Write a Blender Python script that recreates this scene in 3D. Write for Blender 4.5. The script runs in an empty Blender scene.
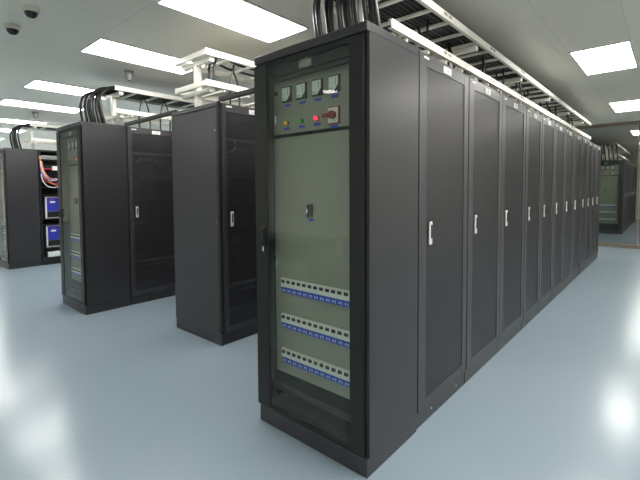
import bpy, bmesh, math, random
from mathutils import Vector, Matrix
random.seed(7)
PI = math.pi
scn = bpy.context.scene
COL = scn.collection

# ------------------------------------------------------------------ materials
def mat(name, color, rough=.5, metal=0.0, spec=.5, emit=None, es=0.0):
    m = bpy.data.materials.new(name); m.use_nodes = True
    b = m.node_tree.nodes['Principled BSDF']
    b.inputs['Base Color'].default_value = (*color, 1)
    b.inputs['Roughness'].default_value = rough
    b.inputs['Metallic'].default_value = metal
    b.inputs['Specular IOR Level'].default_value = spec
    if emit:
        b.inputs['Emission Color'].default_value = (*emit, 1)
        b.inputs['Emission Strength'].default_value = es
    return m
def nd(m, t, **kw):
    n = m.node_tree.nodes.new(t)
    for k, v in kw.items(): setattr(n, k, v)
    return n
def lk(m, a, b): m.node_tree.links.new(a, b)
def add_noise(m, scale, lo, hi, bump=0.0, rlo=None, rhi=None, stretch=(1,1,1), bdist=.002):
    b = m.node_tree.nodes['Principled BSDF']
    tc = nd(m, 'ShaderNodeTexCoord'); mp = nd(m, 'ShaderNodeMapping'); mp.inputs['Scale'].default_value = stretch
    n = nd(m, 'ShaderNodeTexNoise'); n.inputs['Scale'].default_value = scale; n.inputs['Detail'].default_value = 5
    lk(m, tc.outputs['Object'], mp.inputs['Vector']); lk(m, mp.outputs['Vector'], n.inputs['Vector'])
    r = nd(m, 'ShaderNodeValToRGB')
    r.color_ramp.elements[0].position = .3; r.color_ramp.elements[1].position = .7
    r.color_ramp.elements[0].color = (*lo, 1); r.color_ramp.elements[1].color = (*hi, 1)
    lk(m, n.outputs['Fac'], r.inputs['Fac']); lk(m, r.outputs['Color'], b.inputs['Base Color'])
    if rlo is not None:
        mr = nd(m, 'ShaderNodeMapRange'); mr.inputs['To Min'].default_value = rlo; mr.inputs['To Max'].default_value = rhi
        mr.inputs['From Min'].default_value = .3; mr.inputs['From Max'].default_value = .7
        lk(m, n.outputs['Fac'], mr.inputs['Value']); lk(m, mr.outputs['Result'], b.inputs['Roughness'])
    if bump:
        n2 = nd(m, 'ShaderNodeTexNoise'); n2.inputs['Scale'].default_value = scale*2.2; n2.inputs['Detail'].default_value = 2
        lk(m, mp.outputs['Vector'], n2.inputs['Vector'])
        bp = nd(m, 'ShaderNodeBump'); bp.inputs['Strength'].default_value = bump; bp.inputs['Distance'].default_value = bdist
        lk(m, n2.outputs['Fac'], bp.inputs['Height']); lk(m, bp.outputs['Normal'], b.inputs['Normal'])
    return m

M = {}
M['cab'] = mat('cabinet_paint', (.030, .029, .0325), .36, spec=.62)
M['frame'] = mat('frame_paint', (.018, .020, .018), .42, spec=.3)
M['stile'] = mat('door_stile_paint', (.044, .042, .047), .38, spec=.62)
M['inner'] = mat('cabinet_inner_black', (.02, .02, .021), .6)
M['black'] = mat('black_plastic', (.012, .012, .013), .35)
M['cable'] = mat('black_cable_sheath', (.006, .006, .007), .36)
M['panel'] = add_noise(mat('instrument_panel_paint', (.2, .205, .17), .55), 3, (.255, .258, .215), (.275, .278, .235))
M['plate'] = mat('engraved_steel', (.42, .42, .38), .4, metal=.7)
M['chrome'] = mat('chrome', (.75, .76, .78), .22, metal=.8)
M['white'] = mat('white_plastic', (.75, .75, .72), .45)
M['dial'] = mat('meter_dial', (.74, .80, .78), .4)
M['blue'] = mat('blue_label', (.02, .07, .55), .5)
M['bluedev'] = mat('blue_device_front', (.03, .035, .36), .4)
M['yellow'] = mat('yellow_lamp', (.8, .5, .02), .3, emit=(1, .6, .02), es=.12)
M['green'] = mat('green_lamp', (.04, .3, .03), .3, emit=(.05, .6, .03), es=.12)
M['red'] = mat('red_lamp', (.8, .02, .04), .3, emit=(1, .02, .06), es=1.2)
M['redhandle'] = mat('red_switch_handle', (.30, .02, .01), .4)
M['led'] = mat('indicator_led', (.4, .5, .5), .3, emit=(.7, .95, 1), es=.35)
M['tray'] = add_noise(mat('cream_tray_enamel', (.86, .84, .75), .35), 4, (.84, .82, .73), (.88, .87, .79))
M['ink'] = mat('dark_ink', (.12, .11, .10), .6)
M['steel'] = mat('grey_steel', (.32, .33, .33), .45, metal=.4)
M['alu'] = mat('brushed_partition_frame', (.20, .17, .13), .4, metal=.5)
M['wall'] = add_noise(mat('wall_panel', (.7, .7, .67), .6), 1.2, (.78, .76, .70), (.82, .80, .74))
M['camwhite'] = mat('dome_housing', (.62, .60, .50), .5)
M['smoke'] = mat('dome_black_glass', (.012, .012, .016), .1)
M['red_c'] = mat('red_patch_cable', (.6, .03, .04), .5)
M['orange_c'] = mat('orange_patch_cable', (.75, .3, .12), .5)
M['blue_c'] = mat('blue_patch_cable', (.12, .2, .6), .5)
M['white_c'] = mat('white_patch_cable', (.7, .7, .72), .5)
M['wood'] = mat('desk_laminate', (.10, .11, .11), .4)
M['fabric'] = mat('chair_fabric', (.03, .035, .04), .9)

# troffer light
LIGHT = 9.0
M['light'] = mat('fluorescent_diffuser', (.9, .9, .9), .5, emit=(1.0, .975, .93), es=9.0)
m = M['light']; b = m.node_tree.nodes['Principled BSDF']   # prismatic sheet with rows of small dashes
m_tc = nd(m, 'ShaderNodeTexCoord'); m_sx = nd(m, 'ShaderNodeSeparateXYZ'); lk(m, m_tc.outputs['Object'], m_sx.inputs[0])
def band(sock, off, pitch, w):
    a = nd(m, 'ShaderNodeMath', operation='ADD'); lk(m, sock, a.inputs[0]); a.inputs[1].default_value = off + pitch*10
    c = nd(m, 'ShaderNodeMath', operation='MODULO'); lk(m, a.outputs[0], c.inputs[0]); c.inputs[1].default_value = pitch
    d = nd(m, 'ShaderNodeMath', operation='LESS_THAN'); lk(m, c.outputs[0], d.inputs[0]); d.inputs[1].default_value = w
    return d
b1 = band(m_sx.outputs['X'], .028, .163, .056); b2 = band(m_sx.outputs['Y'], 0, .0975, .006)
mu = nd(m, 'ShaderNodeMath', operation='MULTIPLY'); lk(m, b1.outputs[0], mu.inputs[0]); lk(m, b2.outputs[0], mu.inputs[1])
mr = nd(m, 'ShaderNodeMapRange'); mr.inputs['To Min'].default_value = LIGHT; mr.inputs['To Max'].default_value = LIGHT*.06; lk(m, mu.outputs[0], mr.inputs['Value']); lk(m, mr.outputs['Result'], b.inputs['Emission Strength'])

# floor
M['floor'] = add_noise(mat('blue_grey_vinyl', (.4, .47, .5), .22), .55, (.275, .352, .412), (.288, .366, .426), rlo=.18, rhi=.24)
fb = nd(M['floor'], 'ShaderNodeTexNoise'); fb.inputs['Scale'].default_value = 1.6; fb.inputs['Detail'].default_value = 1.0   # gentle waves of the welded sheets
fp = nd(M['floor'], 'ShaderNodeBump'); fp.inputs['Strength'].default_value = .25; fp.inputs['Distance'].default_value = .006
fc = nd(M['floor'], 'ShaderNodeTexCoord'); lk(M['floor'], fc.outputs['Object'], fb.inputs['Vector']); lk(M['floor'], fb.outputs['Fac'], fp.inputs['Height']); lk(M['floor'], fp.outputs['Normal'], M['floor'].node_tree.nodes['Principled BSDF'].inputs['Normal'])

# ceiling: metal panels with fine joints
m = mat('ceiling_metal_panel', (.5, .5, .47), .38, spec=.4); M['ceiling'] = m
b = m.node_tree.nodes['Principled BSDF']
tc = nd(m, 'ShaderNodeTexCoord'); sx = nd(m, 'ShaderNodeSeparateXYZ'); lk(m, tc.outputs['Object'], sx.inputs[0])
def joint(axis, off, pitch, w):
    a = nd(m, 'ShaderNodeMath', operation='SUBTRACT'); lk(m, sx.outputs[axis], a.inputs[0]); a.inputs[1].default_value = off - pitch*200
    c = nd(m, 'ShaderNodeMath', operation='MODULO'); lk(m, a.outputs[0], c.inputs[0]); c.inputs[1].default_value = pitch
    d = nd(m, 'ShaderNodeMath', operation='LESS_THAN'); lk(m, c.outputs[0], d.inputs[0]); d.inputs[1].default_value = w
    return d
j1 = joint('X', .186, .53, .005); j2 = joint('Y', -.008, 1.22, .007)
mx = nd(m, 'ShaderNodeMath', operation='MAXIMUM'); lk(m, j1.outputs[0], mx.inputs[0]); lk(m, j2.outputs[0], mx.inputs[1])
n = nd(m, 'ShaderNodeTexNoise'); n.inputs['Scale'].default_value = .6; lk(m, tc.outputs['Object'], n.inputs['Vector'])
r = nd(m, 'ShaderNodeValToRGB'); r.color_ramp.elements[0].color = (.86, .825, .72, 1); r.color_ramp.elements[1].color = (.89, .855, .75, 1)
lk(m, n.outputs['Fac'], r.inputs['Fac'])
mc = nd(m, 'ShaderNodeMixRGB'); lk(m, mx.outputs[0], mc.inputs['Fac']); lk(m, r.outputs['Color'], mc.inputs['Color1']); mc.inputs['Color2'].default_value = (.70, .67, .59, 1)
lk(m, mc.outputs[0], b.inputs['Base Color'])

# glass: clear pane that mirrors by Fresnel, slightly tinted
def glass(name, tint, ior=1.5, rough=0.0, haze=0.0, hazecol=(.3, .35, .33)):
    m = bpy.data.materials.new(name); m.use_nodes = True
    nt = m.node_tree; nt.nodes.clear()
    out = nd(m, 'ShaderNodeOutputMaterial'); mix = nd(m, 'ShaderNodeMixShader'); fr = nd(m, 'ShaderNodeFresnel')
    fr.inputs['IOR'].default_value = ior
    tr = nd(m, 'ShaderNodeBsdfTransparent'); tr.inputs['Color'].default_value = (*tint, 1)
    gl = nd(m, 'ShaderNodeBsdfGlossy'); gl.inputs['Roughness'].default_value = rough
    src = tr
    if haze:  # pale diffuse mix paints a veil of reflected light into the pane
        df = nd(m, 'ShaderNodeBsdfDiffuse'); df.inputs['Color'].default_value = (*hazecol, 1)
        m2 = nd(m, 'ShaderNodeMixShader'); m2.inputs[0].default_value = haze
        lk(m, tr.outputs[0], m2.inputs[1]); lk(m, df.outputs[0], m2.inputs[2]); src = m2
    ge = nd(m, 'ShaderNodeNewGeometry'); iv = nd(m, 'ShaderNodeMath', operation='SUBTRACT'); iv.inputs[0].default_value = 1.0   # the pane's back face adds no second mirror
    mu = nd(m, 'ShaderNodeMath', operation='MULTIPLY'); lk(m, ge.outputs['Backfacing'], iv.inputs[1]); lk(m, fr.outputs[0], mu.inputs[0]); lk(m, iv.outputs[0], mu.inputs[1])
    lk(m, mu.outputs[0], mix.inputs[0]); lk(m, src.outputs[0], mix.inputs[1]); lk(m, gl.outputs[0], mix.inputs[2])
    lk(m, mix.outputs[0], out.inputs[0])
    return m
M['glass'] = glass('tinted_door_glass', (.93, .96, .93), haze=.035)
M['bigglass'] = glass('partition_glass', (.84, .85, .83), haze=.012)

# perforated steel sheet: round holes let one see into the cabinet
m = bpy.data.materials.new('perforated_steel'); m.use_nodes = True; M['perf'] = m
b = m.node_tree.nodes['Principled BSDF']
b.inputs['Base Color'].default_value = (.036, .034, .038, 1); b.inputs['Roughness'].default_value = .38; b.inputs['Specular IOR Level'].default_value = .6
out = m.node_tree.nodes['Material Output']
tc = nd(m, 'ShaderNodeTexCoord'); sx = nd(m, 'ShaderNodeSeparateXYZ'); lk(m, tc.outputs['Object'], sx.inputs[0])
P_ = .011
def mm(op, a, bb):
    x = nd(m, 'ShaderNodeMath', operation=op)
    for i, v in enumerate((a, bb)):
        if v is None: continue
        if isinstance(v, (int, float)): x.inputs[i].default_value = v
        else: lk(m, v, x.inputs[i])
    return x.outputs[0]
rowi = mm('DIVIDE', sx.outputs['Z'], P_*.866)
fl = mm('FLOOR', rowi, None)
off = mm('MULTIPLY', mm('MODULO', fl, 2.0), .5)
yy = mm('ADD', mm('ADD', mm('DIVIDE', sx.outputs['Y'], P_), 100.0), off)
fy = mm('SUBTRACT', mm('FRACT', yy, None), .5)
fz = mm('MULTIPLY', mm('SUBTRACT', mm('FRACT', rowi, None), .5), .866)
d2 = mm('SQRT', mm('ADD', mm('MULTIPLY', fy, fy), mm('MULTIPLY', fz, fz)), None)
hole = mm('LESS_THAN', d2, .30)
tr = nd(m, 'ShaderNodeBsdfTransparent'); mix = nd(m, 'ShaderNodeMixShader')
lk(m, hole, mix.inputs[0]); lk(m, b.outputs[0], mix.inputs[1]); lk(m, tr.outputs[0], mix.inputs[2]); lk(m, mix.outputs[0], out.inputs[0])

# ------------------------------------------------------------------ mesh helpers
class MB:
    def __init__(s): s.bm = bmesh.new(); s.smooth = False
    def box(s, x0, x1, y0, y1, z0, z1, b=0.0, rot=None):
        r = bmesh.ops.create_cube(s.bm, size=1)
        vs = r['verts']
        c = Vector(((x0+x1)/2, (y0+y1)/2, (z0+z1)/2)); d = (abs(x1-x0), abs(y1-y0), abs(z1-z0))
        for v in vs:
            p = Vector((v.co.x*d[0], v.co.y*d[1], v.co.z*d[2]))
            if rot: p = rot @ p
            v.co = p + c
        if b:
            es = list({e for v in vs for e in v.link_edges})
            bmesh.ops.bevel(s.bm, geom=es, offset=b, segments=1, affect='EDGES', profile=.5)
        return s
    def cyl(s, c, r, h, axis='z', seg=20, r2=None):
        r2 = r if r2 is None else r2
        q = bmesh.ops.create_cone(s.bm, segments=seg, radius1=r, radius2=r2, depth=h, cap_ends=True)
        R = {'z': Matrix.Identity(3), 'x': Matrix.Rotation(PI/2, 3, 'Y'), 'y': Matrix.Rotation(-PI/2, 3, 'X')}[axis]
        for v in q['verts']: v.co = R @ v.co + Vector(c)
        return s
    def lathe(s, prof, c=(0, 0, 0), seg=28):
        rings = []
        for r, z in prof:
            rings.append([s.bm.verts.new((c[0]+max(r, 1e-4)*math.cos(2*PI*k/seg), c[1]+max(r, 1e-4)*math.sin(2*PI*k/seg), c[2]+z)) for k in range(seg)])
        for a, bb in zip(rings, rings[1:]):
            for k in range(seg): s.bm.faces.new((a[k], a[(k+1) % seg], bb[(k+1) % seg], bb[k]))
        s.bm.faces.new(rings[0]); s.bm.faces.new(rings[-1]); s.smooth = True
        return s
    def tube(s, pts, r, seg=8):
        pts = [Vector(p) for p in pts]; rings = []
        t0 = (pts[1]-pts[0]).normalized()
        up = Vector((1, 0, 0)) if abs(t0.x) < .8 else Vector((0, 1, 0))
        for i, p in enumerate(pts):
            t = (pts[min(i+1, len(pts)-1)]-pts[max(i-1, 0)]).normalized()
            a = (up - t*up.dot(t)).normalized(); bb = t.cross(a); up = a
            rings.append([s.bm.verts.new(p + (a*math.cos(2*PI*k/seg) + bb*math.sin(2*PI*k/seg))*r) for k in range(seg)])
        for a, bb in zip(rings, rings[1:]):
            for k in range(seg): s.bm.faces.new((a[k], a[(k+1) % seg], bb[(k+1) % seg], bb[k]))
        s.bm.faces.new(rings[0]); s.bm.faces.new(rings[-1]); s.smooth = True
        return s
    def poly_prism(s, pts, y0, y1):           # outline in x,z extruded along y
        a = [s.bm.verts.new((x, y0, z)) for x, z in pts]; bb = [s.bm.verts.new((x, y1, z)) for x, z in pts]
        s.bm.faces.new(a); s.bm.faces.new(bb[::-1]); n = len(pts)
        for k in range(n): s.bm.faces.new((a[k], bb[k], bb[(k+1) % n], a[(k+1) % n]))
        return s
    def build(s, name, material, parent=None, loc=None):
        bmesh.ops.recalc_face_normals(s.bm, faces=s.bm.faces)
        me = bpy.data.meshes.new(name); s.bm.to_mesh(me); s.bm.free()
        me.materials.append(M[material] if isinstance(material, str) else material)
        if s.smooth:
            for p in me.polygons: p.use_smooth = True
            try: me.set_sharp_from_angle(angle=math.radians(50))
            except Exception: pass
        o = bpy.data.objects.new(name, me); COL.objects.link(o)
        if parent: o.parent = parent
        if loc: o.location = loc
        return o
def bez(p0, p1, p2, p3, n=14):
    p0, p1, p2, p3 = map(Vector, (p0, p1, p2, p3)); r = []
    for i in range(n+1):
        t = i/n; u = 1-t
        r.append(p0*u**3 + p1*3*u*u*t + p2*3*u*t*t + p3*t**3)
    return r
def tag(o, label=None, cat=None, group=None, kind=None):
    for k, v in (('label', label), ('category', cat), ('group', group), ('kind', kind)):
        if v: o[k] = v
    return o
def empty(name, loc=(0, 0, 0), rz=0):
    o = bpy.data.objects.new(name, None); o.empty_display_size = .1
    COL.objects.link(o); o.location = loc; o.rotation_euler = (0, 0, rz); return o
def copy_tree(o, parent=None):
    kids = list(o.children)
    c = o.copy(); COL.objects.link(c)
    if parent: c.parent = parent
    for k in kids: copy_tree(k, c)
    return c
def struct(o): o['kind'] = 'structure'; return o

# ------------------------------------------------------------------ room shell
XL, XR, YB, YP, YF, ZC = -19.5, 3.0, -5.2, 10.28, 21.0, 2.88
struct(MB().box(XL, XR, YB, YF, -.1, 0).build('floor', 'floor'))
struct(MB().box(XL, XR, YB, YF, ZC, ZC+.1).build('ceiling', 'ceiling'))
struct(MB().box(XL-.1, XL, YB, YF, 0, ZC).build('wall_left', 'wall'))
struct(MB().box(XR, XR+.1, YB, YF, 0, ZC).build('wall_right', 'wall'))
struct(MB().box(XL-.1, XR+.1, YB-.1, YB, 0, ZC).build('wall_back', 'wall'))
struct(MB().box(XL-.1, XR+.1, YF, YF+.1, 0, ZC).build('wall_far', 'wall'))
struct(MB().box(XL, -3.2, YP, YP+.1, 0, ZC).build('wall_partition', 'wall'))
struct(MB().box(-3.2, XR, YP-.03, YP+.05, 0, .085, .004).build('trim_1', 'alu'))
struct(MB().box(-3.2, XR, YP-.03, YP+.05, ZC-.07, ZC, .004).build('trim_2', 'alu'))
w = struct(empty('window_1', (0, YP, 0)))
for a, c in ((-3.2, -1.35), (-1.35, .5), (.5, 2.35), (2.35, 3.0)):
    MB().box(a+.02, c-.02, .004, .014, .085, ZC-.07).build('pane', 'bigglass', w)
    MB().box(c-.025, c+.001, -.015, .03, .085, ZC-.07).build('mullion', 'alu', w)

# ------------------------------------------------------------------ ceiling lights
def make_troffer():
    t = empty('ceiling_light', (0, 0, ZC))
    f = MB()
    f.box(-.265, -.245, 0, 1.2, -.012, 0).box(.245, .265, 0, 1.2, -.012, 0).box(-.245, .245, 0, .015, -.012, 0).box(-.245, .245, 1.185, 1.2, -.012, 0)
    f.build('frame', 'white', t)
    MB().box(-.245, .245, .015, 1.185, -.013, -.001).build('diffuser', 'light', t)
    return t
troffer = make_troffer(); first = True
cols = [(.455, 'above the right hand aisle'), (2.045, 'near the right wall'), (-1.665, 'over the second cabinet row'),
        (-3.255, 'left of the second cabinet row'), (-5.375, 'left of the third cabinet row'), (-6.965, 'right of the leftmost cabinet row'),
        (-9.085, 'beyond the leftmost cabinet row'), (-10.675, 'far left of the hall'), (-12.795, 'farther left in the hall'), (-14.385, 'near the left wall'), (-16.5, 'nearest to the left wall'), (-18.1, 'touching the left wall')]
rowsy = [(0, 'in line with row ends'), (3.66, 'second line from row ends'), (7.32, 'line before the glass partition'), (-3.66, 'unseen behind the viewer')]
for x, xn in cols:
    for y, yn in rowsy:
        if y < 0 and (-17 < x < -7 or -5 < x < 0): continue  # unseen lights behind the viewer; left ones added to brighten the third-row glass
        o = troffer if first else copy_tree(troffer); first = False
        o.location = (x, y, ZC)
        tag(o, 'recessed ceiling light %s, %s' % (xn, yn), 'ceiling light', 'recessed fluorescent ceiling lights')
for x, xn in cols[:1]:
    for y, yn in ((12.25, 'first line past the partition'), (15.9, 'second line past the partition')):
        o = copy_tree(troffer); o.location = (x, y, ZC)
        tag(o, 'ceiling light behind the glass, %s, %s' % (xn, yn), 'ceiling light', 'recessed lights behind the glass partition')

t = empty('downlight', (-2.75, -3.2, ZC)); tag(t, 'small round ceiling downlight mirrored in the nearest glass door', 'ceiling light')
MB().lathe([(.13, 0), (.13, -.01), (.11, -.012)]).build('rim', 'white', t)
MB().cyl((0, 0, -.014), .11, .004).build('lens', 'light', t)

# ------------------------------------------------------------------ power distribution cabinet
W, D, H = .792, .528, 2.2
def make_power():
    t = empty('power_cabinet')
    MB().box(-W+.012, -.004, 0.004, D-.004, 0, .098, .002).build('plinth', 'cab', t)
    MB().box(-.02, 0, .022, D-.006, .1, H-.045).build('side_panel', 'cab', t)
    MB().box(-W, -W+.02, .022, D-.006, .1, H-.045).build('side_panel', 'cab', t)
    MB().box(-W+.02, -.02, D-.03, D-.008, .1, H-.045).build('back_panel', 'inner', t)
    MB().box(-W+.02, -.02, .03, D-.03, .098, .104).build('floor_plate', 'inner', t)
    MB().box(-W, 0, 0, D-.004, H-.045, H, .003).build('top_cover', 'cab', t)
    f = MB(); f.box(-.062, -.02, .03, .07, .1, H-.045).box(-W+.02, -W+.062, .03, .07, .1, H-.045)
    f.box(-W+.062, -.062, .040, .07, 2.075, H-.045).box(-W+.06, -.06, .045, .07, .104, .15)
    f.build('frame', 'frame', t)
    MB().cyl((-W/2, .055, 2.060), .014, W-.13, 'x').build('header_tube', 'inner', t)
    pl = MB().box(-.464, -.374, .036, .040, 2.080, 2.126, .001).build('nameplate', 'plate', t)
    s_ = MB()
    for a in (-.457, -.381):
        for c in (2.086, 2.120): s_.cyl((a, .0345, c), .004, .003, 'y', 10)
    s_.build('screw', 'chrome', pl)
    MB().box(-W+.06, -.06, .07, .10, .2, .24).build('lower_rail', 'inner', t)
    # panels
    ip = MB().box(-W+.063, -.063, .1, .104, 1.745, 2.06, .001).build('instrument_panel', 'panel', t)
    mp = MB().box(-W+.063, -.063, .1, .104, .30, 1.725, .001).build('mounting_panel', 'panel', t)
    MB().box(-W+.075, -W+.085, .088, .1, .94, 1.02, .002).build('latch', 'chrome', mp)
    MB().box(-W+.075, -W+.085, .088, .1, 1.80, 1.86, .002).build('latch', 'chrome', ip)
    MB().cyl((-.703, .096, 1.99), .013, .01, 'y').build('lock', 'black', ip)
    # meters
    for k, x in enumerate((-.618, -.502, -.386, -.270)):
        x += .006
        mt = MB().box(x-.038, x+.038, .086, .1, 1.927, 2.017, .003).build('panel_meter', 'black', t)
        d = MB().poly_prism([(x-.031, 1.936), (x+.006, 1.936), (x+.030, 1.966), (x+.030, 2.009), (x-.031, 2.009)], .084, .086).build('dial', 'dial', mt)
        n_ = MB().box(x+.014, x+.016, .0825, .084, 1.965, 2.002); 
        for q in range(3): n_.box(x-.028+q*.008, x-.023+q*.008, .0825, .084, 1.944, 1.948)
        n_.build('needle', 'ink', mt)
        MB().box(x-.022, x+.022, .097, .1, 1.902, 1.916).build('blue_tag', 'blue', t)
    for k, (x, c) in enumerate(((-.618, 'yellow'), (-.502, 'green'), (-.386, 'red'))):
        r_ = MB().cyl((x, .096, 1.806), .014, .008, 'y').build('indicator_lamp', 'chrome' if 0 else 'black', t)
        q = MB().cyl((x, .087, 1.806), .0105, .014, 'y', r2=.0105); q.smooth = True
        q.build('lens', c, r_)
        MB().box(x-.022, x+.022, .097, .1, 1.767, 1.781).build('blue_tag', 'blue', t)
    sw = MB().box(-.307, -.229, .09, .1, 1.762, 1.855, .003).build('rotary_switch', 'redhandle', t)
    MB().box(-.302, -.236, .086, .09, 1.768, 1.849, .001).build('switch_plate', 'white', sw)
    h = MB().cyl((-.266, .074, 1.808), .021, .024, 'y'); h.box(-.325, -.266, .056, .072, 1.799, 1.817, .004)
    h.build('switch_handle', 'redhandle', sw)
    MB().box(-.292, -.244, .097, .1, 1.742, 1.757).build('blue_tag', 'blue', t)
    mb = MB().box(-.447, -.423, .07, .1, 1.26, 1.335, .002).build('main_breaker', 'black', t)
    MB().box(-.440, -.430, .06, .07, 1.285, 1.31).build('toggle', 'chrome', mb)
    MB().box(-.453, -.417, .097, .1, 1.238, 1.253).build('blue_tag', 'blue', t)
    # three rows of twelve breakers
    for zt in (.887, .672, .460):
        MB().box(-.69, -.158, .097, .1, zt-.05, zt-.02).build('din_rail', 'steel', t)
        MB().box(-.665, -.158, .086, .1, zt-.088, zt-.053).build('label_strip', 'blue', t)
        mk = MB()
        for k in range(12):
            for q in range(3): mk.box(-.656+k*.0421+q*.009, -.652+k*.0421+q*.009, .0852, .086, zt-.082+(q % 2)*.008, zt-.068)
        mk.build('strip_marking', 'dial', t)
        for k in range(12):
            x = -.664 + k*.0421
            cb = MB().box(x, x+.0403, .078, .098, zt-.052, zt, .0015).build('circuit_breaker', 'white', t)
            MB().box(x+.008, x+.033, .074, .078, zt-.026, zt-.009).box(x+.014, x+.027, .068, .074, zt-.024, zt-.013).build('toggle', 'black', cb)
    # glazed door
    d = empty('door'); d.parent = t
    fr = MB(); fr.box(-W-.002, -.688, 0, .02, .105, H-.053, .002).box(-.104, -.022, 0, .02, .105, H-.053, .002)
    fr.box(-.688, -.104, .004, .02, H-.078, H-.053).box(-.688, -.104, .004, .02, .105, .118)
    fr.build('door_frame', 'frame', d)
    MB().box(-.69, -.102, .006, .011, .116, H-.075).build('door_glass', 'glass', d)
    MB().box(-.737, -.708, -.006, 0, 1.035, 1.2, .003).box(-.731, -.714, -.018, -.006, 1.09, 1.19, .003).build('door_handle', 'black', d)
    MB().box(-.73, -.715, -.012, -.006, 1.052, 1.082, .002).build('door_lock', 'chrome', d)
    return t
pc = make_power()
pspots = [((0, 0, 0), 'dark grey power cabinet with glass door, meters and breaker rows, nearest to the viewer'),
          ((-3.83, .085, 0), 'dark grey power cabinet with glass door heading the third row, middle left'),
          ((-7.77, .183, 0), 'dark power cabinet at the far left edge beside the open rack'),
          ((0, 13.53, 0), 'power cabinet with glowing red lamp seen behind the glass partition')]
for i, (loc, lab) in enumerate(pspots):
    o = pc if i == 0 else copy_tree(pc); o.location = loc; tag(o, lab, 'power cabinet', 'power distribution cabinets')

# ------------------------------------------------------------------ server cabinets
def make_server(w, p0=.098, hy=.145):
    t = empty('server_cabinet')
    MB().box(-.78, -.012, .003, w-.003, 0, .098, .002).build('plinth', 'cab', t)
    bo = MB(); bo.box(-.79, -.775, .003, w-.003, .1, 2.19).box(-.775, -.03, .003, .012, .1, 2.19).box(-.775, -.03, w-.012, w-.003, .1, 2.19)
    bo.build('body', 'inner', t)
    MB().box(-.79, -.022, .003, w-.003, 2.178, 2.198, .003).build('top_cover', 'cab', t)
    MB().box(-.775, -.03, .012, w-.012, .1, .11).build('floor_plate', 'inner', t)
    d = empty('door'); d.parent = t
    f = MB(); y0, y1, z0, z1 = .005, w-.005, .104, 2.19
    p1, q0, q1 = w-.082, .165, 2.118
    f.box(-.022, 0, y0, p0, z0, z1, .002).box(-.022, 0, p1, y1, z0, z1, .002).box(-.022, -.0005, p0, p1, z0, q0).box(-.022, -.0005, p0, p1, q1, z1)
    f.build('door_frame', 'stile', d)
    MB().box(-.0065, -.004, p0, p1, q0, q1).build('perforated_sheet', 'perf', d)
    h = MB().box(0, .010, hy-.017, hy+.017, 1.083, 1.218, .003).build('door_handle', 'white', d)
    MB().box(.010, .014, hy-.006, hy+.006, 1.12, 1.2, .001).build('handle_slot', 'black', h)
    MB().box(0, .003, .055, .118, 2.160, 2.172, .001).build('badge', 'white', d)
    lb = MB().box(0, .004, w*.43, w*.43+.112, 2.130, 2.172, .001).build('label_plate', 'white', d)
    k = MB(); a = w*.43
    for u0, u1, v0, v1 in ((.024, .028, .010, .032), (.028, .042, .010, .013), (.05, .054, .010, .032), (.062, .066, .010, .032), (.066, .082, .029, .032), (.066, .082, .019, .022), (.066, .082, .010, .013)):
        k.box(.004, .0045, a+u0, a+u1, 2.13+v0, 2.13+v1)
    k.build('lettering', 'ink', lb)
    for yy_ in (.2, w-.16): MB().cyl((-.010, yy_, .055), .007, .006, 'x', 12).build('bolt', 'chrome', t)
    return t
wide, mid, nar = make_server(.752), make_server(.652), make_server(.55)
leftp = make_server(.75, .055, .10)
used = set()
def put(proto, loc, lab, grp):
    o = copy_tree(proto) if proto.name in used else proto
    used.add(proto.name); o.location = loc; tag(o, lab, 'server cabinet', grp); return o
names = ['first', 'second', 'third', 'fourth', 'fifth', 'sixth', 'seventh', 'eighth', 'ninth', 'tenth', 'eleventh', 'twelfth']
starts = [(wide, .531), (wide, 1.288), (wide, 2.032), (mid, 2.79), (mid, 3.445), (mid, 4.10), (mid, 4.755), (mid, 5.41), (nar, 6.115), (nar, 6.667), (nar, 7.219), (nar, 7.771)]
starts[2] = (wide, 2.034)
for i, (p, y) in enumerate(starts):
    put(p, (0, y, 0), 'grey mesh door server cabinet, %s after the power cabinet in the long right row' % names[i], 'server cabinets of the long right row')
for i in range(3):
    put(leftp, (-1.91, .589+i*.756, 0), 'black mesh server cabinet, %s behind the plain end panel of the second row' % names[i], 'server cabinets of the second row')
for i in range(3):
    put(leftp, (-3.83, .617+i*.756, 0), 'black mesh server cabinet, %s behind the power cabinet of the third row' % names[i], 'server cabinets of the third row')
for i in range(7):
    put(wide, (0, 14.06+i*.756, 0), 'mesh door server cabinet behind the glass partition, %s after its power cabinet' % names[i], 'server cabinets behind the partition')

# end panel with post of row two
t = empty('end_panel', (-1.91, .556, 0)); tag(t, 'plain dark steel end panel closing the second cabinet row', 'cabinet panel')
MB().box(-.775, -.005, 0, .03, 0, .098, .002).build('plinth', 'cab', t)
pn = MB().box(-.785, -.032, 0, .02, .1, 2.155, .002).build('panel_sheet', 'cab', t)
sc_ = MB()
for x in (-.77, -.05):
    for z in (.35, 1.13, 1.95): sc_.cyl((x, -.001, z), .006, .004, 'y', 10)
sc_.build('screw', 'chrome', pn)
MB().box(-.03, 0, 0, .030, .1, 2.2, .002).build('corner_post', 'frame', t)
MB().box(-.785, -.032, -.002, .030, 2.16, 2.176, .002).box(-.785, -.032, .004, .030, 2.181, 2.2, .002).build('cap', 'stile', t)

# dark header beams between the rows
for x0, x1, lab in ((-1.912, -.795, 'dark header beam from the nearest row to the second row end panel'), (-3.86, -2.70, 'dark header beam from the third row to the second row end panel')):
    y = .565 if x0 > -2 else .60
    tag(MB().box(x0, x1, y, y+.04, 2.2, 2.238, .002).build('header_beam', 'frame'), lab, 'beam', 'header beams between cabinet rows')

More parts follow.
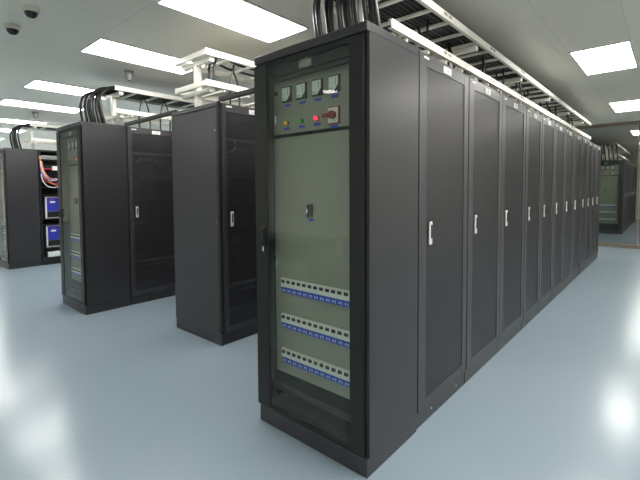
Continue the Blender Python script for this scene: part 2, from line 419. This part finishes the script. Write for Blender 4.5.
# ------------------------------------------------------------------ cable ladders
def ladder(loc, L, lab, grp, posts=1.43, marks=False, open_end=False):
    t = empty('cable_ladder', loc); tag(t, lab, 'cable ladder', grp)
    x0, x1 = -.735, -.2
    for z in (2.378, 2.66):
        for xx, s in ((x0, 1), (x1, -1)):
            c = MB(); c.box(xx-.004, xx+.004, 0, L, z, z+.055, .001); c.box(min(xx, xx+s*.022), max(xx, xx+s*.022), 0, L, z, z+.005)
            c.box(min(xx, xx+s*.022), max(xx, xx+s*.022), 0, L, z+.05, z+.055)
            c.build('side_rail', 'tray', t)
        if not open_end: MB().box(x0+.004, x1-.004, .0, .03, z+.002, z+.05, .002).build('end_bar', 'tray', t)
        y = .29
        while y < L-.1:
            MB().box(x0+.004, x1-.004, y-.017, y+.017, z+.004, z+.022).build('rung', 'tray', t); y += .3
    y = .09
    while y < L:
        MB().box(-.497, -.443, y-.027, y+.027, 2.2, 2.655, .002).build('post', 'tray', t)
        for z in (2.336, 2.618): MB().box(x0+.03, x1-.03, y-.028, y+.028, z, z+.041, .002).build('cross_arm', 'tray', t)
        y += posts
    y = .22
    while y < L:
        MB().box(x1-.04, x1-.012, y-.011, y+.011, 2.352, 2.378, .002).build('rail_bracket', 'tray', t); y += .31
    if marks:
        for z in (2.395, 2.677):
            y = .75
            while y < L-.3:
                k = MB()
                for q in range(7):
                    if q == 3: continue
                    k.box(x1+.004, x1+.0047, y+q*.02, y+q*.02+.012, z+.006, z+.026)
                k.build('lettering', 'ink', t); y += 1.02
    return t
ladder((0, .57, 0), 8.02, 'long two level cream cable ladder above the long right row', 'cable ladders', marks=True, open_end=True)
ladder((-1.91, .575, 0), 2.9, 'two level cream cable ladder on a post above the second row', 'cable ladders')
ladder((-3.83, .575, 0), 2.9, 'two level cream cable ladder carrying black cables above the third row', 'cable ladders', open_end=True)
ladder((-7.77, .655, 0), 2.9, 'two level cream cable ladder above the leftmost row', 'cable ladders', open_end=True)
ladder((0, 14.05, 0), 5.2, 'two level cream cable ladder seen behind the glass partition', 'cable ladders', open_end=True)

def power_cables(loc, n, L, lab, grp, xs=(-.66, -.245), r=.0155, ay=.33):
    proto = None
    for k in range(n):
        f = k/(n-1); x = xs[0]+(xs[1]-xs[0])*f
        bx_ = -.57+.40*f; by = ay+.10*random.random()
        zz = 2.683+r
        p = bez((bx_, by, 2.204), (bx_, by-.05-.05*random.random(), 2.50), (x, by-.08, zz+.05), (x, ay+.45, zz), 18)
        y = 1.1
        while y < L:
            p.append(Vector((x+random.uniform(-.004, .004), y, zz))); y += .6
        p.append(Vector((x, L, zz)))
        o = MB().tube(p, r, 10).build('power_cable', 'cable'); o.location = loc
        tag(o, lab, 'cable', grp)
power_cables((0, 0, 0), 12, 8.5, 'thick black power cable rising from the nearest power cabinet into the upper ladder', 'black cables above the long right row')
power_cables((-3.83, .085, 0), 9, 3.3, 'thick black power cable arching from the third row power cabinet into its ladder', 'black cables above the third row', ay=.25)
power_cables((-7.77, .183, 0), 7, 3.2, 'thick black power cable arching from the leftmost power cabinet', 'black cables above the leftmost row', ay=.23)
power_cables((0, 13.53, 0), 5, 5.6, 'black power cable rising from the power cabinet behind the partition', 'black cables behind the partition', ay=.27)

for k in range(11):                                    # second layer lying in the grooves of the first
    x = -.66+.415*(k+.5)/11
    pts = [Vector((x, .95+.06*(k % 3), 2.7285))] + [Vector((x, y, 2.7285)) for y in (2.0, 4.0, 6.0, 8.0, 8.5)]
    tag(MB().tube(pts, .016, 8).build('power_cable', 'cable'), 'black power cable lying in the top layer of the long upper ladder', 'cable', 'top layer of cables in the long ladder')
# thin drop cables
def drops(loc, ys, lab, grp):
    for y in ys:
        for s in (-1, 1):
            x = -.30 - .12*random.random()
            p = bez((x, y+.03*s, 2.668), (x+.02, y+.05*s, 2.6), (x+.03, y+.13*s, 2.45), (x+.02, y+.09*s, 2.2), 10)
            o = MB().tube(p, .0095, 7).build('drop_cable', 'cable'); o.location = loc; tag(o, lab, 'cable', grp)
drops((0, 0, 0), [1.31, 1.91, 2.51, 3.11, 3.71, 4.31, 5.21, 5.81, 6.11, 6.71, 7.31], 'thin black cable dropping from the ladder to the tops of the long right row', 'drop cables over the long right row')
drops((-1.91, 0, 0), [1.015, 1.615], 'thin black cable hanging from the ladder of the second row', 'drop cables over the second row')
drops((-3.83, 0, 0), [1.015, 1.315, 1.915], 'thin black cable hanging from the ladder of the third row', 'drop cables over the third row')
# loose cable loops lying on the cabinet tops
for i, y in enumerate((.72, .98, 1.62, 1.9, 2.45, 3.1)):
    p = bez((-.15, y, 2.209), (-.15, y+.05, 2.31), (-.16, y+.14, 2.33), (-.19, y+.12, 2.209), 10)
    tag(MB().tube(p, .010, 7).build('cable_loop', 'cable'), 'short black cable loop on top of the long right row under the lower ladder rail', 'cable', 'cable loops on the cabinet tops')
# pair of black cables in ladder of row two
for k in range(3):
    x = (-.30, -.38, -.56)[k]
    p = bez((x, .735, 2.43), (x, .72, 2.70), (x, .76, 2.78), (x, 1.1, 2.705), 12) + [Vector((x, 1.7, 2.70)), Vector((x, 3.3, 2.70))]
    o = MB().tube(p, .012, 8).build('ladder_cable', 'cable'); o.location = (-1.91, 0, 0)
    tag(o, 'black cable lying in the two level ladder above the second row', 'cable', 'cables in the second row ladder')

# ------------------------------------------------------------------ rack servers with small lights, behind the mesh doors
def rack_server(loc, z, hh, lab, grp, leds, ports=False, length=.56):
    t = empty('rack_server', (loc[0], loc[1], z)); tag(t, lab, 'server', grp)
    MB().box(-.70, -.075, 0, length, 0, hh, .002).build('case', 'inner', t)
    MB().box(-.075, -.07, .0, length, .004, hh-.004).build('front_plate', 'steel' if ports else 'black', t)
    for y in leds: MB().box(-.07, -.067, y, y+.009, hh*.4, hh*.4+.007).build('indicator_light', 'led', t)
    return t
for j, (bx_, by) in enumerate(((-1.91, .60), (-3.83, .617))):
    nm = ('second', 'third')[j]; T = 'servers inside the first mesh cabinet of the %s row' % nm
    MB_ = [(1.86, .044, [.1, .14, .18, .3]), (1.78, .044, [.08, .16, .24, .32]), (1.55, .088, [.12]), (1.2, .088, []), (.9, .088, [.1]), (.50, .044, [.2, .24, .28, .33]), (.44, .044, [.2, .26, .3]), (.3, .088, [])]
    for q, (z, hh, leds) in enumerate(MB_):
        rack_server((bx_, by+.09), z, hh, 'dim rack server behind mesh of the %s row, %s from the top' % (nm, names[q]), T, leds, ports=(z in (1.86, .5)))
    p = bez((-.065, .13, 1.89), (.0-.035, .20, 1.86), (-.035, .21, 1.80), (-.065, .12, 1.76), 10)
    o = MB().tube(p, .004, 6).build('patch_cable', 'white_c'); o.location = (bx_, by, 0)
    tag(o, 'pale patch cable loop behind the mesh door of the %s row' % nm, 'cable')

# ------------------------------------------------------------------ open rack in row four
rx, ry = -7.78, .715
t = empty('open_rack', (rx, ry, 0)); tag(t, 'open black equipment rack beside the leftmost power cabinet', 'rack')
MB().box(-.78, 0, .005, .70, 0, .14, .002).build('plinth', 'black', t)
for x in (-.03, -.78):
    for y in (.005, .665): MB().box(x, x+.03, y, y+.035, .14, 2.19).build('upright', 'black', t)
MB().box(-.78, 0, .005, .70, 2.17, 2.2, .002).build('top_cover', 'black', t)
MB().box(-.78, -.77, .04, .665, .14, 2.17).build('back_panel', 'black', t)
for z in (.325, .885, .78, 1.34, 1.5, 1.62): MB().box(-.77, -.04, .04, .665, z-.018, z, .001).build('shelf', 'black', t)
MB().box(-.6, -.035, .12, .62, .14, .235, .004).build('drawer', 'dial', t)
for i, (z, lab) in enumerate(((.885, 'blue fronted server in a white bezel, upper one in the open rack'), (.325, 'blue fronted server in a white bezel, lower one in the open rack'))):
    d = empty('blue_server', (rx, ry+.11, z+.001)); tag(d, lab, 'server', 'blue fronted servers in the open rack')
    MB().box(-.6, -.09, .01, .45, 0, .41, .004).build('case', 'steel', d)
    MB().box(-.09, -.075, .0, .46, 0, .42, .004).build('bezel', 'white', d)
    MB().box(-.075, -.068, .03, .44, .14, .405, .002).build('blue_front', 'bluedev', d)
    MB().box(-.075, -.069, .03, .44, .02, .135, .002).build('vent_panel', 'black', d)
    MB().box(-.068, -.066, .08, .17, .30, .335).build('white_sticker', 'white', d)
    MB().box(-.068, -.066, .10, .15, .365, .38).build('red_logo', 'red_c', d)
rs = [(2.03, .07, 'steel', 'grey patch panel at the top of the open rack'), (1.85, .06, 'black', 'black switch under the grey patch panel in the open rack')]
for z, hh, mm_, lab in rs:
    d = empty('patch_bay' if mm_ == 'steel' else 'network_switch', (rx, ry+.06, z)); tag(d, lab, 'network device')
    MB().box(-.5, -.06, 0, .58, 0, hh, .002).build('case', mm_, d)
    q = MB()
    for k in range(12): q.box(-.06, -.057, .03+k*.044, .055+k*.044, .018, .04)
    q.build('ports', 'inner', d)
for k, (y, w_) in enumerate(((.24, .09), (.36, .09))):
    tag(MB().box(rx-.058, rx-.01, ry+y, ry+y+w_, 1.80+.02, 1.80+.10, .003).build('socket_box', 'white'), 'small white socket box on the open rack, %s one' % ('left', 'right')[k], 'socket', 'white sockets in the open rack')
cl = ['red_c', 'orange_c', 'blue_c', 'white_c', 'red_c', 'white_c', 'blue_c', 'orange_c']
cn = ['red patch cable reaching straight to the sockets', 'orange patch cable hanging in the top of the open rack', 'blue patch cable looping lowest to the right in the open rack', 'white patch cable in a wide loop in the open rack',
      'dark red patch cable sagging left in the open rack', 'pale patch cable hanging deepest in the open rack', 'blue patch cable sagging under the sockets', 'orange patch cable ending low at the right of the open rack']
ends = [(.02, 1.88, .24, 1.85, .02), (.02, 2.08, .30, 1.66, .06), (.02, 1.90, .42, 1.64, .18), (.02, 1.98, .34, 1.66, .12), (.02, 1.86, .36, 1.60, .12), (.02, 1.74, .46, 1.62, .22), (.02, 1.80, .40, 1.70, .12), (.03, 1.98, .44, 1.58, .14)]
for k in range(8):
    a, z0, c, z1, sag = ends[k]
    u = .0130*k; p = bez((.012+u, a, z0), (.03+u, a+.02, z0-(z0-z1)*.6-sag), (.03+u, a+(c-a)*.5, z1-sag), (-.03+u, c, z1), 14)
    o = MB().tube(p, .009, 6).build('patch_cable', cl[k]); o.location = (rx, ry, 0)
    tag(o, cn[k], 'cable')

# ------------------------------------------------------------------ ceiling devices
for i, (x, y, lab) in enumerate(((-2.745, -.628, 'white dome camera with black dome on the ceiling, the right one of the pair'), (-3.262, -.640, 'white dome camera with black dome on the ceiling, the left one of the pair'))):
    t = empty('dome_camera', (x, y, ZC)); tag(t, lab, 'security camera', 'dome cameras on the ceiling')
    MB().lathe([(.061, 0), (.063, -.01), (.060, -.03), (.050, -.039)]).build('housing', 'camwhite', t)
    MB().lathe([(.049, -.036), (.047, -.047), (.040, -.062), (.027, -.074), (.010, -.08), (.0, -.081)]).build('dome', 'smoke', t)
for x, y, lab in ((-3.884, .69, 'small grey detector on the ceiling in front of the third row'), (-7.66, .67, 'small grey detector on the ceiling above the leftmost row')):
    t = empty('smoke_detector', (x, y, ZC)); tag(t, lab, 'smoke detector')
    MB().lathe([(.055, 0), (.055, -.018), (.04, -.026)]).build('base', 'steel', t)
    MB().lathe([(.036, -.026), (.038, -.05), (.034, -.10), (.022, -.115)]).build('sensor', 'steel', t)
    MB().lathe([(.014, -.115), (.012, -.122), (.0, -.123)]).build('lens', 'smoke', t)

# ------------------------------------------------------------------ desk and chair mirrored in the glass door
t = empty('office_desk', (-2.9, -2.45, 0)); tag(t, 'grey office desk mirrored in the nearest glass door', 'desk')
MB().box(-.75, .65, -.3, .3, .72, .75, .004).build('desk_top', 'wood', t)
for x in (-.72, .58): MB().box(x, x+.04, -.28, .28, 0, .72).build('leg', 'wood', t)
MB().box(-.68, .58, -.26, -.24, .3, .7).build('modesty_panel', 'wood', t)
t = empty('office_chair', (-1.78, -2.05, 0), .4); tag(t, 'dark office chair mirrored in the nearest glass door', 'chair')
MB().box(-.23, .23, -.22, .22, .42, .49, .03).build('seat', 'fabric', t)
MB().box(-.22, .22, -.27, -.22, .54, .84, .02).build('backrest', 'fabric', t)
MB().cyl((0, 0, .25), .025, .34).build('column', 'chrome', t)
q = MB(); q.box(-.02, .02, -.28, -.24, .40, .60)
q.build('back_bar', 'black', t)
for k in range(5):
    a = 2*PI*k/5
    l_ = MB().tube([(0, 0, .09), (.28*math.cos(a), .28*math.sin(a), .065)], .018, 8).build('leg', 'black', t)
    MB().cyl((.28*math.cos(a), .28*math.sin(a), .028), .028, .03, 'x').build('castor', 'black', l_)

# ------------------------------------------------------------------ camera
f, cx, cy, yaw, pi_, ro = 406.2309, 299.856, 207.531, .7422, -.0461, -.0083
NEED = None
C = Vector((1.0616, -1.6274, 1.4211))
fw = Vector((-math.sin(yaw)*math.cos(pi_), math.cos(yaw)*math.cos(pi_), math.sin(pi_)))
r0 = Vector((math.cos(yaw), math.sin(yaw), 0)); u0 = r0.cross(fw)
R_ = r0*math.cos(ro) + u0*math.sin(ro); U_ = -r0*math.sin(ro) + u0*math.cos(ro)
cam = bpy.data.cameras.new('camera'); co = bpy.data.objects.new('camera', cam); COL.objects.link(co)
mw = Matrix((R_, U_, -fw)).transposed().to_4x4(); mw.translation = C; co.matrix_world = mw
cam.sensor_width = 36; cam.lens = 36*f/640; cam.clip_start = .05; cam.clip_end = 100
cam.shift_x = (320-cx)/640; cam.shift_y = -(240-cy)/640
scn.camera = co

wd = bpy.data.worlds.new('world'); scn.world = wd; wd.use_nodes = True
wd.node_tree.nodes['Background'].inputs[0].default_value = (.5, .5, .5, 1); wd.node_tree.nodes['Background'].inputs[1].default_value = .02
scn.view_settings.view_transform = 'Standard'; scn.view_settings.look = 'None'; scn.view_settings.gamma = 1
scn.view_settings.use_curve_mapping = False
scn.view_settings.exposure = 1.12
scn.cycles.use_denoising = True
scn.cycles.max_bounces = 10; scn.cycles.transparent_max_bounces = 24
scn.cycles.sample_clamp_indirect = 6
